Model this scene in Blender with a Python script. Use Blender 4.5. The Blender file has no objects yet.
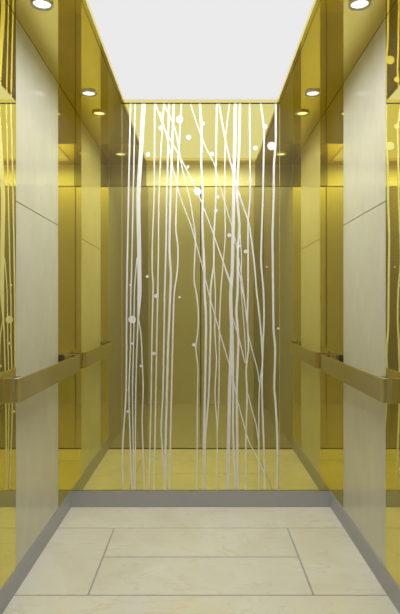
import bpy, bmesh, math
from mathutils import Vector

scn = bpy.context.scene
COL = scn.collection
U = 1.6 / 260.0            # one unit of the survey grid: the cabin is 260 units wide
D = 560 * U                # distance from the viewer to the back wall
ZC = 200 * U               # eye height
HW = 130 * U               # half width of the cabin
ZT = 404 * U               # ceiling height


def Y(t):
    return t * D


def H(h):                  # height of a point h units above the eye line
    return ZC + h * U


# ------------------------------------------------------------------ materials
def new_mat(name):
    m = bpy.data.materials.new(name)
    m.use_nodes = True
    nt = m.node_tree
    nt.nodes.clear()
    out = nt.nodes.new('ShaderNodeOutputMaterial')
    return m, nt, out


def principled(name, color, rough=0.5, metal=0.0, spec=0.5, coat=0.0, coat_rough=0.05):
    m, nt, out = new_mat(name)
    b = nt.nodes.new('ShaderNodeBsdfPrincipled')
    b.inputs['Base Color'].default_value = (*color, 1)
    b.inputs['Roughness'].default_value = rough
    b.inputs['Metallic'].default_value = metal
    b.inputs['Specular IOR Level'].default_value = spec
    b.inputs['Coat Weight'].default_value = coat
    b.inputs['Coat Roughness'].default_value = coat_rough
    nt.links.new(b.outputs[0], out.inputs[0])
    return m, nt, b


def mirror(name, color):
    m, nt, out = new_mat(name)
    g = nt.nodes.new('ShaderNodeBsdfGlossy')
    g.inputs['Color'].default_value = (*color, 1)
    g.inputs['Roughness'].default_value = 0.0
    d = nt.nodes.new('ShaderNodeBsdfDiffuse')           # faint haze of a tinted metal sheet
    d.inputs['Color'].default_value = (0.58, 0.53, 0.42, 1)
    mx = nt.nodes.new('ShaderNodeMixShader')
    mx.inputs[0].default_value = 0.06
    nt.links.new(g.outputs[0], mx.inputs[1])
    nt.links.new(d.outputs[0], mx.inputs[2])
    nt.links.new(mx.outputs[0], out.inputs[0])
    return m


def emit(name, color, strength):
    m, nt, out = new_mat(name)
    e = nt.nodes.new('ShaderNodeEmission')
    e.inputs['Color'].default_value = (*color, 1)
    e.inputs['Strength'].default_value = strength
    nt.links.new(e.outputs[0], out.inputs[0])
    return m


GOLD = (0.85, 0.765, 0.25)
M_mirror = mirror('gold_mirror', GOLD)
M_ceil = mirror('gold_mirror_ceiling', (0.92, 0.80, 0.29))
M_dark = principled('joint_black', (0.03, 0.026, 0.015), 0.7)[0]
M_white = principled('white_print', (0.71, 0.70, 0.70), 0.55, spec=0.3)[0]
M_rim = principled('nickel_rim', (0.62, 0.60, 0.52), 0.4, 0.7)[0]
M_panel_light = emit('luminous_panel', (1.0, 1.0, 1.0), 0.825)
M_lens = emit('lamp_lens', (1.0, 0.99, 0.97), 1.5)
M_frame = principled('satin_gold_trim', (0.62, 0.56, 0.26), 0.35, 0.6)[0]


def brushed(name, color, rough, metal, stretch=(60, 60, 2), amt=0.05, spec=0.5):
    m, nt, b = principled(name, color, rough, metal, spec)
    tc = nt.nodes.new('ShaderNodeTexCoord')
    mp = nt.nodes.new('ShaderNodeMapping')
    mp.inputs['Scale'].default_value = stretch
    nz = nt.nodes.new('ShaderNodeTexNoise')
    nz.inputs['Scale'].default_value = 6
    nz.inputs['Detail'].default_value = 4
    mr = nt.nodes.new('ShaderNodeMapRange')
    mr.inputs['To Min'].default_value = rough - amt
    mr.inputs['To Max'].default_value = rough + amt
    nt.links.new(tc.outputs['Object'], mp.inputs[0])
    nt.links.new(mp.outputs[0], nz.inputs['Vector'])
    nt.links.new(nz.outputs['Fac'], mr.inputs['Value'])
    nt.links.new(mr.outputs[0], b.inputs['Roughness'])
    return m


M_rail = brushed('satin_gold_rail', (0.68, 0.59, 0.28), 0.18, 0.85, (2, 2, 80))
M_front = brushed('champagne_metal', (0.38, 0.355, 0.27), 0.42, 0.2)
M_transom = brushed('pale_transom', (0.92, 0.92, 0.90), 0.42, 0.0)
M_door = brushed('champagne_door', (0.61, 0.60, 0.49), 0.4, 0.35)
M_bronze = brushed('bronze_floor', (0.86, 0.83, 0.74), 0.10, 0.8, amt=0.03)


def laminate():
    m, nt, b = principled('pale_stone_laminate', (0.62, 0.57, 0.47), 0.45, spec=0.25, coat=0.6, coat_rough=0.05)
    b.inputs['Coat IOR'].default_value = 1.32
    tc = nt.nodes.new('ShaderNodeTexCoord')
    mp = nt.nodes.new('ShaderNodeMapping')
    mp.inputs['Scale'].default_value = (1, 1.0, 0.6)
    nz = nt.nodes.new('ShaderNodeTexNoise')
    nz.inputs['Scale'].default_value = 7
    nz.inputs['Detail'].default_value = 8
    nz.inputs['Roughness'].default_value = 0.62
    cr = nt.nodes.new('ShaderNodeValToRGB')
    cr.color_ramp.elements[0].position = 0.3
    cr.color_ramp.elements[0].color = (0.55, 0.53, 0.40, 1)
    cr.color_ramp.elements[1].position = 0.7
    cr.color_ramp.elements[1].color = (0.62, 0.60, 0.465, 1)
    nt.links.new(tc.outputs['Object'], mp.inputs[0])
    nt.links.new(mp.outputs[0], nz.inputs['Vector'])
    nt.links.new(nz.outputs['Fac'], cr.inputs[0])
    nt.links.new(cr.outputs[0], b.inputs['Base Color'])
    return m


def marble():
    m, nt, b = principled('beige_marble', (0.7, 0.66, 0.55), 0.10, spec=0.5)
    tc = nt.nodes.new('ShaderNodeTexCoord')
    n1 = nt.nodes.new('ShaderNodeTexNoise')
    n1.inputs['Scale'].default_value = 2.6
    n1.inputs['Detail'].default_value = 9
    n1.inputs['Roughness'].default_value = 0.6
    n1.inputs['Distortion'].default_value = 0.8
    cr = nt.nodes.new('ShaderNodeValToRGB')
    cr.color_ramp.elements[0].position = 0.32
    cr.color_ramp.elements[0].color = (0.68, 0.655, 0.54, 1)
    cr.color_ramp.elements[1].position = 0.68
    cr.color_ramp.elements[1].color = (0.75, 0.74, 0.67, 1)
    mp = nt.nodes.new('ShaderNodeMapping')
    mp.inputs['Rotation'].default_value = (0, 0, 0.5)
    mp.inputs['Scale'].default_value = (1.4, 3.4, 1)
    n2 = nt.nodes.new('ShaderNodeTexNoise')
    n2.inputs['Scale'].default_value = 1.7
    n2.inputs['Detail'].default_value = 6
    n2.inputs['Distortion'].default_value = 1.6
    vein = nt.nodes.new('ShaderNodeValToRGB')
    e = vein.color_ramp.elements
    e[0].position = 0.485
    e[0].color = (0, 0, 0, 1)
    e[1].position = 0.515
    e[1].color = (0, 0, 0, 1)
    mid = e.new(0.5)
    mid.color = (0.35, 0.35, 0.35, 1)
    mix = nt.nodes.new('ShaderNodeMixRGB')
    mix.inputs['Color2'].default_value = (0.55, 0.46, 0.32, 1)
    nt.links.new(tc.outputs['Object'], n1.inputs['Vector'])
    nt.links.new(n1.outputs['Fac'], cr.inputs[0])
    nt.links.new(tc.outputs['Object'], mp.inputs[0])
    nt.links.new(mp.outputs[0], n2.inputs['Vector'])
    nt.links.new(n2.outputs['Fac'], vein.inputs[0])
    nt.links.new(vein.outputs[0], mix.inputs['Fac'])
    nt.links.new(cr.outputs[0], mix.inputs['Color1'])
    nt.links.new(mix.outputs[0], b.inputs['Base Color'])
    return m


M_lam = laminate()
M_marble = marble()
M_grout = principled('grey_grout', (0.36, 0.355, 0.34), 0.8)[0]
M_base = brushed('grey_skirting', (0.38, 0.385, 0.42), 0.45, 0.0, (2, 2, 60), 0.06, 0.35)


# ------------------------------------------------------------------ mesh helpers
def add_box(bm, x0, x1, y0, y1, z0, z1, bev=0.0, mi=0):
    vs = [bm.verts.new((x, y, z)) for x in (x0, x1) for y in (y0, y1) for z in (z0, z1)]
    idx = [(0, 1, 3, 2), (4, 6, 7, 5), (0, 4, 5, 1), (2, 3, 7, 6), (0, 2, 6, 4), (1, 5, 7, 3)]
    fs = [bm.faces.new([vs[i] for i in f]) for f in idx]
    for f in fs:
        f.material_index = mi
    bmesh.ops.recalc_face_normals(bm, faces=fs)
    if bev > 0:
        es = list({e for f in fs for e in f.edges})
        r = bmesh.ops.bevel(bm, geom=es, offset=bev, segments=2, affect='EDGES', profile=0.5)
        for f in r['faces']:
            f.material_index = mi


def obj(name, bm, mats, parent=None, smooth=False):
    me = bpy.data.meshes.new(name)
    bm.to_mesh(me)
    bm.free()
    for m in (mats if isinstance(mats, (list, tuple)) else [mats]):
        me.materials.append(m)
    if smooth:
        for p in me.polygons:
            p.use_smooth = True
    o = bpy.data.objects.new(name, me)
    COL.objects.link(o)
    if parent is not None:
        o.parent = parent
        o.matrix_parent_inverse = parent.matrix_basis.inverted()
    return o


def box(name, dims, mat, parent=None, bev=0.0):
    bm = bmesh.new()
    add_box(bm, *dims, bev=bev)
    return obj(name, bm, mat, parent)


def structure(o):
    o['kind'] = 'structure'
    return o


def thing(name, label, cat, loc, group=None):
    o = bpy.data.objects.new(name, None)
    o.empty_display_size = 0.05
    o.location = loc
    COL.objects.link(o)
    tag(o, label, cat, group)
    return o


def tag(o, label, cat, group=None):
    o['label'] = label
    o['category'] = cat
    if group:
        o['group'] = group


G = 0.0015                 # open joint between wall panels
TP = 0.008                 # panel thickness
Z_SK = 15.9 * U            # top of the skirting
Z_SEAM = H(74.5)
T_HEAD, T_SILL = 0.565, 0.592
T_LAM0, T_LAM1 = 0.7035, 0.911

# ------------------------------------------------------------------ floor
bm = bmesh.new()
add_box(bm, -HW - .02, HW + .02, Y(T_SILL), D + .02, -0.06, -0.0025, mi=1)
g = 0.0042
tiles = [(-130, 130, .905, 1.0), (-130, -78.3, .694, .905), (78.3, 130, .694, .905),
         (-78.3, 78.3, .800, .905), (-78.3, 78.3, .694, .800), (-130, 130, T_SILL, .694)]
for x0, x1, t0, t1 in tiles:
    add_box(bm, x0 * U + (g if abs(x0) < 130 else 0), x1 * U - (g if abs(x1) < 130 else 0),
            Y(t0) + g, Y(t1) - (g if t1 < 1 else 0), -0.012, 0.0, bev=0.0008)
structure(obj('floor', bm, [M_marble, M_grout]))

# entrance floor in front of the cabin
structure(box('floor_entrance', (-HW - .02, HW + .02, -0.38, Y(T_SILL), -0.06, -0.001), M_bronze))
structure(box('sill', (-HW, HW, Y(T_SILL) - 0.03, Y(T_SILL) - 0.001, -0.002, 0.002), M_dark))

# ------------------------------------------------------------------ side walls
def side_wall(side, s):
    def bx(x0, x1):
        return (x0, x1) if s > 0 else (-x1, -x0)
    xa, xb = bx(HW + TP, HW + 0.06)
    w = structure(box('wall_' + side, (xa, xb, Y(T_SILL), D + 0.06, 0, ZT + 0.06), M_dark))
    xa, xb = bx(HW, HW + TP)
    zb, zt = Z_SK + 0.004, ZT - 0.003
    box('mirror_panel', (xa, xb, Y(T_SILL), Y(T_LAM0) - G, zb, zt), M_mirror, w)
    box('mirror_panel', (xa, xb, Y(T_LAM1) + G, D, zb, zt), M_mirror, w)
    for z0, z1 in ((zb, Z_SEAM - 0.0022), (Z_SEAM + 0.0022, zt)):
        o = box('laminate_panel', (xa, xb, Y(T_LAM0), Y(T_LAM1), z0, z1), M_lam, w)
        o['label'] = 'pale stone-look laminate panel between two gold mirrors'
    xa, xb = bx(HW - 0.004, HW + TP)
    structure(box('baseboard_' + side, (xa, xb, Y(T_SILL), D - 0.004, 0, Z_SK), M_base, bev=0.001))


side_wall('left', -1)
side_wall('right', 1)

# ------------------------------------------------------------------ back wall
wb = structure(box('wall_back', (-HW - .06, HW + .06, D + TP, D + 0.06, 0, ZT + 0.06), M_dark))
AP = 78.6 * U              # half width of the art panel
for xa, xb, zt in ((-HW, -AP - 0.0028, ZT), (-AP, AP, ZT - 0.005), (AP + 0.0028, HW, ZT)):
    box('mirror_panel', (xa, xb, D, D + TP, Z_SK + 0.004, zt), M_mirror, wb)
for xa in (-AP - 0.0028, AP):
    box('panel_edge', (xa, xa + 0.0028, D - 0.0002, D + TP, Z_SK + 0.004, ZT - 0.005), M_frame, wb)
structure(box('baseboard_back', (-HW, HW, D - 0.004, D + TP, 0, Z_SK), M_base, bev=0.001))

# ------------------------------------------------------------------ ceiling
LP = 79.7                  # half width of the ceiling opening
bm = bmesh.new()
for sx in (-1, 1):
    a, b = sorted((sx * LP * U, sx * (HW + 0.0)))
    add_box(bm, a, b, Y(T_HEAD), D, ZT, ZT + 0.03)
add_box(bm, -LP * U, LP * U, Y(T_HEAD), Y(0.605), ZT, ZT + 0.03)
add_box(bm, -HW - .06, HW + .06, Y(T_HEAD), D + .06, ZT + 0.04, ZT + 0.06, mi=1)
structure(obj('ceiling', bm, [M_ceil, M_dark]))

# luminous ceiling panel
ya, yb = Y(0.605), D - 0.001
lp = thing('ceiling_light', 'large white luminous ceiling panel in a thin gold frame', 'ceiling light',
           (0, (ya + yb) / 2, ZT))
bm = bmesh.new()
fw = 2.6 * U
xo = LP * U - 0.003
for d in ((-xo, -xo + fw, ya, yb), (xo - fw, xo, ya, yb),
          (-xo + fw, xo - fw, ya, ya + fw), (-xo + fw, xo - fw, yb - 1.5 * U, yb)):
    add_box(bm, *d, ZT - 0.002, ZT + 0.026, bev=0.0008)
o = obj('frame', bm, M_ceil, lp)
o['label'] = 'thin gold frame'
box('diffuser', (-xo + fw, xo - fw, ya + fw, yb - 1.5 * U, ZT + 0.0185, ZT + 0.026), M_panel_light, lp)

ld = bpy.data.lights.new('panel_lamp', 'AREA')
ld.shape = 'RECTANGLE'
ld.size = 2 * (xo - fw)
ld.size_y = yb - ya - fw - 1.5 * U
ld.energy = 20.8
ld.spread = math.radians(170)
ld.color = (0.92, 0.965, 1.03)
ld.cycles.use_multiple_importance_sampling = False
lo = bpy.data.objects.new('panel_lamp', ld)
lo.location = (0, (ya + fw + yb - 1.5 * U) / 2, ZT + 0.017)
COL.objects.link(lo)
lo.parent = lp
lo.matrix_parent_inverse = lp.matrix_basis.inverted()


# ------------------------------------------------------------------ downlights
def ring(bm, prof, n=40):
    rows = []
    for r, z in prof:
        rows.append([bm.verts.new((r * math.cos(2 * math.pi * k / n), r * math.sin(2 * math.pi * k / n), z))
                     for k in range(n)])
    for a, b in zip(rows, rows[1:]):
        for k in range(n):
            bm.faces.new((a[k], a[(k + 1) % n], b[(k + 1) % n], b[k]))
    return rows


def disc(bm, r, z, n=40, cx=0, cy=0):
    bm.faces.new([bm.verts.new((cx + r * math.cos(2 * math.pi * k / n), cy + r * math.sin(2 * math.pi * k / n), z))
                  for k in range(n)])


RR = 7.5 * U
bm = bmesh.new()
ring(bm, [(RR, 0), (RR, -0.007), (RR * .97, -0.010), (RR * .84, -0.010), (RR * .76, -0.004), (RR * .74, -0.001)])
bmesh.ops.recalc_face_normals(bm, faces=bm.faces[:])
rim_o = None
dl_labels = {(-1, 0): 'round ceiling downlight above left laminate panel, nearer the entrance',
             (-1, 1): 'round ceiling downlight at left in the back corner near the back mirror',
             (1, 0): 'round ceiling downlight above right laminate panel, nearer the entrance',
             (1, 1): 'round ceiling downlight at right in the back corner near the back mirror'}
rim_me = lens_me = None
for s in (-1, 1):
    for k, t in enumerate((0.671, 0.951)):
        r = thing('downlight', dl_labels[(s, k)], 'downlight', (s * 106.5 * U, Y(t), ZT), 'round ceiling downlights')
        if rim_me is None:
            ro = obj('rim', bm, M_rim, r, True)
            rim_me = ro.data
            b2 = bmesh.new()
            disc(b2, RR * .76, -0.0035)
            for f in b2.faces:
                f.normal_flip()
            le = obj('lens', b2, M_lens, r)
            lens_me = le.data
        else:
            ro = bpy.data.objects.new('rim', rim_me)
            le = bpy.data.objects.new('lens', lens_me)
            for c in (ro, le):
                COL.objects.link(c)
                c.parent = r
        for c in (ro, le):
            c.matrix_parent_inverse.identity()
            c.location = (0, 0, 0)
        sl = bpy.data.lights.new('downlight_bulb', 'SPOT')
        sl.energy = 1.6
        sl.spot_size = math.radians(120)
        sl.spot_blend = 0.9
        sl.shadow_soft_size = RR * .7
        sl.color = (1, 0.99, 0.97)
        sl.cycles.use_multiple_importance_sampling = False
        so = bpy.data.objects.new('downlight_bulb', sl)
        COL.objects.link(so)
        so.parent = r
        so.location = (0, 0, -0.012)

# ------------------------------------------------------------------ handrails
def rounded_path(pts, rad, n=7):
    out = [Vector(pts[0])]
    for a, b, c in zip(pts, pts[1:], pts[2:]):
        a, b, c = Vector(a), Vector(b), Vector(c)
        p, q = b + (a - b).normalized() * rad, b + (c - b).normalized() * rad
        for i in range(n + 1):
            f = i / n
            out.append((1 - f) ** 2 * p + 2 * f * (1 - f) * b + f * f * q)
    out.append(Vector(pts[-1]))
    return out


def bar_sweep(path, th, z0, z1):
    bm = bmesh.new()
    e = 0.0012
    rows = []
    for i, p in enumerate(path):
        d0 = (path[i] - path[i - 1]).normalized() if i else (path[1] - path[0]).normalized()
        d1 = (path[i + 1] - path[i]).normalized() if i < len(path) - 1 else d0
        d = (d0 + d1).normalized()
        nrm = Vector((d.y, -d.x))
        k = th / 2 / max(.5, nrm.dot(Vector((d0.y, -d0.x))))
        prof = [(-k + e, z0), (k - e, z0), (k, z0 + e), (k, z1 - e), (k - e, z1), (-k + e, z1), (-k, z1 - e), (-k, z0 + e)]
        rows.append([bm.verts.new((p.x + nrm.x * o_, p.y + nrm.y * o_, z)) for o_, z in prof])
    for a, b in zip(rows, rows[1:]):
        for k in range(8):
            bm.faces.new((a[k], a[(k + 1) % 8], b[(k + 1) % 8], b[k]))
    bm.faces.new(rows[0])
    bm.faces.new(list(reversed(rows[-1])))
    bmesh.ops.recalc_face_normals(bm, faces=bm.faces[:])
    return bm


for side, s in (('left', -1), ('right', 1)):
    y0, y1 = Y(0.648), Y(0.984)
    r = thing('handrail', 'flat satin gold handrail across the pale panel of the %s wall' % side, 'handrail',
              (s * HW, (y0 + y1) / 2, H(-52.5)), 'handrails on the side walls')
    xr = s * 118.6 * U
    xw = s * (HW - 0.004)
    cut = 7.0 * U
    bar = bar_sweep([Vector((xr, y0 + cut + 0.0015)), Vector((xr, y1 - cut - 0.0015))], 1.7 * U, H(-62.4), H(-46.4))
    obj('bar', bar, M_rail, r)
    for y, d in ((y0, 1), (y1, -1)):
        pth = rounded_path([(xr, y + d * (cut - 0.0015)), (xr, y), (xw, y)], 5.0 * U, 9)
        e = obj('end_cap', bar_sweep(pth, 1.9 * U, H(-62.5), H(-46.3)), M_rail, r)
        a, b = sorted((s * 119.3 * U, s * 124.5 * U))
        ya_, yb_ = sorted((y + d * 2.5 * U, y + d * 12 * U))
        k = box('bracket', (a, b, ya_, yb_, H(-58), H(-46.5)), M_dark, r, bev=0.001)
        k['label'] = 'black bracket behind the rail'
    for y in (y0, y1):
        a, b = sorted((s * HW, s * (HW - 0.006)))
        box('wall_mount', (a, b, y - 2.6 * U, y + 2.6 * U, H(-63), H(-44.3)), M_rail, r, bev=0.001)

# ------------------------------------------------------------------ line artwork on the back mirror
S = [
 [(2.0, [(130.6,103.6),(128.5,198),(126.8,295),(126,392),(122.6,450),(123.2,489.6)])],
 [(1.6, [(135.2,103.6),(133.1,198),(131.6,270),(130.6,300),(130.6,340),(129,392),(130.5,450),(132,489.6)])],
 [(4.8, [(143.6,103.6),(141,150),(138.4,198),(139,240),(139.5,285),(139.4,295)]),],
 [(1.7, [(138.0,318),(137.3,340),(135.8,392),(135.2,489.6)])],
 [(1.5, [(138.4,318),(141.1,335),(142.1,360),(143.2,388),(142.2,420),(143.4,460),(144.2,489.6)])],
 [(1.4, [(137,258),(135.2,278),(134.4,292),(133.7,340),(132.5,392),(134,489.6)])],
 [(1.7, [(154.7,103.6),(154.1,198),(152.4,240),(152.2,270),(153.1,285),(152,330),(151.2,392),(149,489.6)])],
 [(1.7, [(163.8,103.6),(161,150),(159,198),(158.3,260),(157,330),(155.8,392),(154.1,489.6)])],
 [(2.0, [(169,103.6),(166.7,198),(165.9,250),(164.6,295),(163,392),(161.2,430),(164,470),(164.6,489.6)])],
 [(2.5, [(173.7,103.6),(170.5,198),(169.5,250),(170.9,275),(170,300),(168,350),(167,392),(165.9,430),(164.8,489.6)])],
 [(2.0, [(181.4,103.6),(178.9,150),(176.6,198),(175.9,230),(177.9,247),(177.4,270),(174.2,294),(173,330),(171.5,392),(169.5,489.6)])],
 [(1.6, [(155.4,104),(165,130),(175,148),(181,159),(197,191),(210.6,226),(221,256),(231,283)])],
 [(1.4, [(160,112),(168,142),(172.5,166),(180,196),(190.4,224),(196,243),(202,265),(208.5,292),(219,330),(232.6,376),(236,394),(248.4,440),(258,459),(265,475)])],
 [(1.5, [(163.8,104),(174.7,128),(179,150),(182,167),(189,195),(191.5,208),(195.3,237),(194,279),(196.5,294),(198.2,310),(198,330),(195.8,347),(198,368),(197.5,392),(196.8,489.6)])],
 [(2.6, [(200,103.6),(201.8,138),(201.2,161),(202.8,196),(202.3,222),(204.3,268),(204.5,292),(206,317),(205,392),(203.9,444),(204.3,489.6)])],
 [(1.2, [(190.4,104),(199,130),(207,150),(213.8,163),(223,196),(231.6,226),(236.5,246),(242,279),(247,323),(249,338),(257.5,370),(259,382)])],
 [(2.2, [(216.9,103.6),(215.9,163),(215.9,196),(213.8,240),(213.8,263),(210.6,290),(210.5,330),(208.8,392),(205.3,440),(204.3,486)])],
 [(1.4, [(213.8,263),(215.4,294),(214.8,330),(216.4,360),(215,392),(217.2,430),(216.9,489.6)])],
 [(1.4, [(229.5,103.6),(225.4,140),(224.8,196),(225.2,238),(223.2,262),(220.8,291),(219.4,330),(219,392),(217.4,430)])],
 [(1.1, [(222.9,262),(230.4,285)])],
 [(2.0, [(219,103.6),(225.3,140),(232.6,170),(240,197),(248.4,222),(253.7,258),(256.6,291),(260,321),(261,334),(262.6,361)])],
 [(3.8, [(235.4,103.6),(233.7,197),(232.2,270),(230.7,295),(231.6,335),(229.6,392),(227.4,489.6)])],
 [(2.3, [(232.2,322),(232.9,345),(233.2,392),(233,430),(235.4,489.6)])],
 [(2.6, [(240,103.6),(239,150),(237.2,197),(239.4,225),(237.9,250),(237.6,292),(236.4,311),(238.3,340),(236.8,392),(237.9,489.6)])],
 [(1.1, [(239.8,230),(241.5,258),(241,285),(244.6,334),(246,362)])],
 [(1.2, [(238,266),(243,294),(247.5,318)])],
 [(1.3, [(232.6,318),(238,335),(245,363)])],
 [(2.0, [(249.5,103.6),(250,197),(248.1,222),(248,292),(247.4,320),(248.4,348),(246.1,370),(247,392),(245.9,440),(245.9,489.6)])],
 [(1.3, [(248,394),(252,410),(256,424),(258.4,440)])],
 [(2.2, [(260.6,103.6),(264,130),(263.5,160),(262.9,196),(261.1,260),(263.4,291),(264,320),(262.9,345),(262,392),(264,450),(265.2,489.6)])],
 [(1.5, [(262.6,361),(259.2,392),(258.9,489.6)])],
 [(2.4, [(275.7,103.6),(275.7,140),(274,165),(273.6,196),(272.5,235),(273.1,293),(273.6,330),(275.2,350),(274.2,388),(275.3,400),(277.3,440),(276.8,489.6)])],
]
DOTS = [(179.5,119.5,3.6),(160.5,128,2.2),(188.5,137.5,2.6),(148,154.5,2.2),(188,167,1.6),(193.5,181,1.6),(197.5,191.5,3.9),
        (202.5,123.5,2.1),(265,126.5,2.6),(255.5,148,2.4),(271.5,146,4.2),(211.8,154,2.2),(250.5,180,1.6),(218,197,1.6),
        (147.2,276.5,1.4),(130.5,285,1.2),(156.2,296,2.2),(215.7,210.7,1.9),(229.3,235,1.9),(240,246,1.5),(245.6,251.5,1.9),
        (266.8,267,.8),(132.2,319.5,3.8),(132.5,343.5,1.3),(154,353.5,1.7),(141,366,1.3),(193.8,344.8,1.6),(179.3,297,1.2),
        (278.2,328.5,1.3),(127.6,411.5,1.3),(126.2,390,1.2)]


def catmull(pts, n=8):
    P = [Vector(pts[0]) * 2 - Vector(pts[1])] + [Vector(p) for p in pts] + [Vector(pts[-1]) * 2 - Vector(pts[-2])]
    out = []
    for i in range(1, len(P) - 2):
        p0, p1, p2, p3 = P[i - 1:i + 3]
        m1 = (p2 - p0) / max(1e-6, (p2.y - p0.y)) * (p2.y - p1.y) * .8 if p2.y != p0.y else Vector((0, 0))
        m2 = (p3 - p1) / max(1e-6, (p3.y - p1.y)) * (p2.y - p1.y) * .8 if p3.y != p1.y else Vector((0, 0))
        for k in range(n):
            t = k / n
            out.append(p1 * (2*t**3 - 3*t**2 + 1) + m1 * (t**3 - 2*t**2 + t) + p2 * (-2*t**3 + 3*t**2) + m2 * (t**3 - t**2))
    out.append(P[-2])
    return out


def wallpt(p, y):          # survey grid of the back wall -> world
    return ((p[0] - 200.8) * U, y, ZC + (307 - p[1]) * U)


art = thing('line_artwork', 'white hand-drawn vertical lines and dots printed on the gold back mirror', 'artwork',
            (0, D, Z_SK + 0.004))


def ribbon(bm, pts, w, w_end=None, layer=0):
    th = 0.0006 + layer * 0.00004
    c = catmull(pts)
    rows = []
    for i, p in enumerate(c):
        d = (c[min(i + 1, len(c) - 1)] - c[max(i - 1, 0)]).normalized()
        nrm = Vector((d.y, -d.x))
        ww = w if w_end is None else w + (w_end - w) * i / (len(c) - 1)
        a, b = p + nrm * ww / 2, p - nrm * ww / 2
        rows.append([bm.verts.new(wallpt(q, y)) for q, y in ((a, D - th), (b, D - th), (b, D - 0.0003), (a, D - 0.0003))])
    for r0, r1 in zip(rows, rows[1:]):
        for k in range(4):
            bm.faces.new((r0[k], r0[(k + 1) % 4], r1[(k + 1) % 4], r1[k]))
    bm.faces.new(rows[0])
    bm.faces.new(list(reversed(rows[-1])))


for i, st in enumerate(S):
    bm = bmesh.new()
    for w, pts in st:
        ribbon(bm, pts, w * (0.78 if w < 2.3 else 0.86), layer=i)
    if i == 2:
        ribbon(bm, [(139.4, 295), (138.8, 308), (138.2, 319)], 4.3, 1.6, layer=i)
    bmesh.ops.recalc_face_normals(bm, faces=bm.faces[:])
    obj('line', bm, M_white, art)
for x, y, rad in DOTS:
    bm = bmesh.new()
    n = 20
    cs = [(x + rad * math.cos(2*math.pi*k/n), y + rad * math.sin(2*math.pi*k/n)) for k in range(n)]
    f = [bm.verts.new(wallpt(c, D - 0.0021)) for c in cs]
    b = [bm.verts.new(wallpt(c, D - 0.0003)) for c in cs]
    bm.faces.new(f)
    for k in range(n):
        bm.faces.new((f[k], f[(k + 1) % n], b[(k + 1) % n], b[k]))
    bmesh.ops.recalc_face_normals(bm, faces=bm.faces[:])
    obj('dot', bm, M_white, art)

# ------------------------------------------------------------------ entrance front: returns, header, landing with its doors
LZ = 3.15                  # height of the entrance passage
YD = -0.25                 # face of the closed doors
JW = 108.6 * U             # half width of the door opening
for side, s in (('left', -1), ('right', 1)):
    a, b = sorted((s * HW, s * (HW + 0.06)))
    bm = bmesh.new()
    add_box(bm, a, b, YD - 0.10, Y(T_SILL), 0, LZ)
    structure(obj('wall_entrance_' + side, bm, M_front))
bm = bmesh.new()
add_box(bm, -78 * U, 78 * U, Y(T_HEAD) - 0.06, Y(T_HEAD), H(174), LZ)
for s in (-1, 1):
    a, b = sorted((s * 78 * U, s * HW))
    add_box(bm, a, b, Y(T_HEAD) - 0.06, Y(T_HEAD), H(174), LZ, mi=1)
structure(obj('lintel', bm, [M_transom, M_front]))
d1 = structure(box('door_1', (-HW, HW, YD - 0.10, YD - 0.045, 0, LZ), M_dark))
for x0, x1 in ((-115 * U, -0.006), (0.006, 115 * U)):
    box('door_leaf', (x0, x1, YD - 0.04, YD, -0.001, LZ - 0.05), M_door, d1, bev=0.0005)
bm = bmesh.new()
for s in (-1, 1):
    a, b = sorted((s * JW, s * HW))
    add_box(bm, a, b, YD + .001, YD + .06, 0, LZ)
structure(obj('wall_front', bm, M_front))
structure(box('ceiling_entrance', (-HW - .06, HW + .06, YD - .1, Y(T_HEAD), LZ, LZ + .05), M_lam))

le = bpy.data.lights.new('door_fill_light', 'AREA')  # added fill light with no fixture, unseen above the lintel, brightens the doors
le.shape = 'RECTANGLE'
le.size, le.size_y = 1.4, 0.2
le.energy = 19.5
le.color = (1, .98, .95)
le.cycles.use_multiple_importance_sampling = False
o = bpy.data.objects.new('door_fill_light', le)
o.location = (0, 0.15, LZ - .01)
COL.objects.link(o)

# ------------------------------------------------------------------ camera, world, view
cd = bpy.data.cameras.new('camera')
cd.sensor_fit = 'HORIZONTAL'
cd.sensor_width = 36
cd.lens = 36 * 560 / 400
cam = bpy.data.objects.new('camera', cd)
cam.location = (0, 0, ZC)
cam.rotation_euler = (math.radians(90), 0, 0)
COL.objects.link(cam)
scn.camera = cam
cd.clip_start = 0.02
cd.shift_x = -0.8 / 400

w = bpy.data.worlds.new('world')
w.use_nodes = True
w.node_tree.nodes['Background'].inputs[0].default_value = (0.02, 0.02, 0.02, 1)
scn.world = w
vs = scn.view_settings
scn.display_settings.display_device = 'sRGB'
vs.view_transform = 'Standard'
vs.look = 'None'
vs.exposure = 0
vs.gamma = 1
vs.use_curve_mapping = False
cy = scn.cycles
cy.max_bounces = 24
cy.glossy_bounces = 20
cy.diffuse_bounces = 6
cy.caustics_reflective = True
cy.blur_glossy = 0.0
cy.sample_clamp_indirect = 6
cy.use_denoising = True
